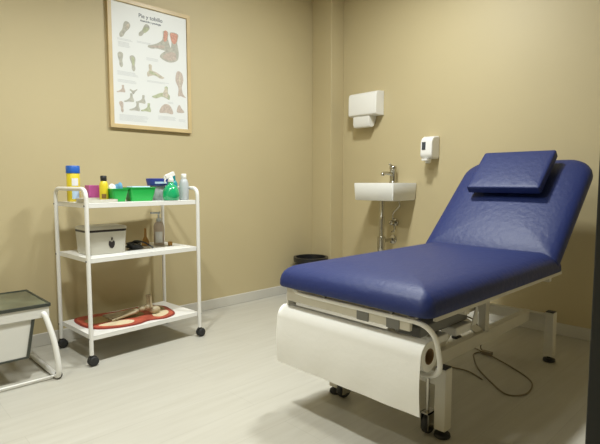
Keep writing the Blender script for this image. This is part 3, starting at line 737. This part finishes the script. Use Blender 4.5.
mb = MB(); mb.tube(smooth_path([(fx, fy-0.012, sz1+0.064), (fx, fy-0.07, sz1+0.072), (fx, fy-0.125, sz1+0.070), (fx, fy-0.132, sz1+0.052)]), [0.0125]*24+[0.011], 14); mb.build('spout', 'chrome', fa, smooth=True)
mb = MB(); mb.box(-0.008, 0.008, -0.012, 0.052, 0.0, 0.010, frame((fx, fy, sz1+0.125), (1,0,0), (0,-0.85,0.40))); mb.build('lever', 'chrome', fa, bevel=0.003)
pl = empty('drain_trap', (-2.183, 2.955, 0.4), 'thick chrome drain pipe and trap under the washbasin', 'drain pipe')
mb = MB(); mb.lathe([(0.020, 0.10), (0.020, 0.235), (0.020, 0.237), (0.020, 0.262), (0.018, 0.265), (0.018, 0.385)], (-2.183, 2.955, 0.40), 22)
mb.build('drain_pipe', 'chrome', pl, smooth=True)
MB().lathe([(0.018, -0.03), (0.028, -0.022), (0.030, 0.03), (0.030, 0.105), (0.020, 0.112)], (-2.183, 2.955, 0.40), 24).build('bottle_trap', 'chrome', pl, smooth=True)
MB().tube([(-2.183, 2.96, 0.475), (-2.183, YB-0.002, 0.475)], 0.013, 16).build('waste_outlet', 'chrome', pl, smooth=True)
MB().lathe([(0.034, 0.0), (0.034, 0.006), (0.018, 0.012)], (-2.183, YB-0.001, 0.475), 24, Matrix.Rotation(PI/2, 4, 'X')).build('wall_rosette', 'chrome', pl, smooth=True)
va = empty('angle_valve', (-2.16, YB, 0.61), 'small chrome angle valve with a flexible hose up to the basin', 'valve')
Rx = Matrix.Rotation(PI/2, 4, 'X')
MB().lathe([(0.026, 0), (0.026, 0.006), (0.012, 0.010), (0.012, 0.05)], (-2.16, YB-0.001, 0.61), 20, Rx).build('valve_body', 'chrome', va, smooth=True)
mb = MB(); mb.lathe([(0.010, 0.045), (0.019, 0.050), (0.019, 0.068), (0.014, 0.072)], (-2.16, YB-0.001, 0.61), 8, Rx); mb.lathe([(0.009, 0.0), (0.010, 0.03)], (-2.16, YB-0.04, 0.612), 12)
mb.build('valve_knob', 'chrome', va, smooth=True)
MB().tube(smooth_path([(-2.16, YB-0.04, 0.640), (-2.155, YB-0.045, 0.68), (-2.12, YB-0.05, 0.715), (-2.09, YB-0.055, 0.745), (-2.10, YB-0.06, 0.784)]), 0.0065, 10).build('hose', 'chrome', va, smooth=True)
mb = MB(); mb.tube(smooth_path([(-2.16, YB-0.045, 0.60), (-2.135, YB-0.05, 0.575), (-2.14, YB-0.05, 0.55), (-2.17, YB-0.04, 0.54)]), 0.006, 10); mb.build('lower_hose', 'chrome', va, smooth=True)

# ------------------------------------------------------------------ paper towel dispenser
dx0, dx1, dy = -2.562, -2.288, YB-0.104
td = empty('towel_dispenser', ((dx0+dx1)/2, YB, 1.43), 'white plastic paper towel dispenser on the wall above the basin', 'towel dispenser')
mb = MB(); rs = []
yb_ = YB-0.001
# side profile extruded along X, slightly rounded
prof_s = [(yb_, 1.438), (dy+0.030, 1.436), (dy+0.010, 1.438), (dy+0.002, 1.446), (dy, 1.460), (dy+0.004, 1.590), (dy+0.012, 1.608), (dy+0.030, 1.618), (yb_, 1.624)]
mb.rings([[Vector((x, a, b)) for a, b in prof_s] for x in (dx0, dx1)])
mb.build('cover', 'white_plastic', td, bevel=0.004, seg=3)
mb = MB(); e1 = [(yb_, 1.438), (dy+0.014, 1.438), (dy+0.012, 1.375), (dy+0.022, 1.352), (dy+0.05, 1.348), (dy+0.075, 1.36), (yb_, 1.42)]
mb.rings([[Vector((x, a, b)) for a, b in e1] for x in (dx0+0.040, dx1-0.072)]); mb.build('towel_slot', 'white_plastic', td, bevel=0.003)
mb = MB()
em = [(0.028*math.cos(a), 0.007*math.sin(a)) for a in [2*PI*k/20 for k in range(20)]]
mb.prism(em, 0.0012, frame((-2.42, dy+0.0028, 1.51), (1,0,0), (0,0.03,1))); mb.build('embossed_mark', 'box_cream', td)

# ------------------------------------------------------------------ soap dispenser
qx0, qx1, qy = -1.893, -1.800, YB-0.108
sd = empty('soap_dispenser', ((qx0+qx1)/2, YB, 1.07), 'small white wall soap dispenser with a dark window right of the basin', 'soap dispenser')
prof_q = [(yb_, 1.085), (qy+0.03, 1.085), (qy+0.010, 1.092), (qy, 1.110), (qy+0.004, 1.200), (qy+0.016, 1.226), (qy+0.040, 1.240), (yb_, 1.244)]
mb = MB(); mb.rings([[Vector((x, a, b)) for a, b in prof_q] for x in (qx0, qx1)]); mb.build('cover', 'white_plastic', sd, bevel=0.010, seg=4)
MB().box(qx0+0.016, qx0+0.044, qy-0.0012, qy+0.006, 1.145, 1.200).build('window', 'lens', sd, bevel=0.001)
mb = MB(); mb.lathe([(0.016, -0.03), (0.020, -0.024), (0.024, 0.0), (0.024, 0.006)], (qx0+0.040, qy+0.045, 1.083), 20); mb.box(qx0+0.018, qx0+0.064, qy-0.006, qy+0.05, 1.070, 1.084)
mb.build('push_nozzle', 'white_plastic', sd, bevel=0.002)

# ------------------------------------------------------------------ bin
bc = (-2.762, 2.782, 0)
bn = empty('waste_bin', bc, 'round black waste bin in the corner beside the wall column', 'waste bin')
MB().lathe([(0.098, 0.0), (0.102, 0.003), (0.132, 0.278), (0.137, 0.280), (0.140, 0.288), (0.137, 0.292), (0.129, 0.290), (0.099, 0.008)], bc, 40).build('bin_body', 'bin', bn, smooth=True)
MB().lathe([(0.108, 0.150), (0.124, 0.262), (0.1275, 0.288), (0.1395, 0.2925), (0.1415, 0.287), (0.1418, 0.262), (0.1425, 0.262), (0.1425, 0.2955), (0.125, 0.2955), (0.105, 0.155)], bc, 40).build('bin_liner', 'bin', bn, smooth=True)
bn.scale = (1.0, 1.0, 1.05)
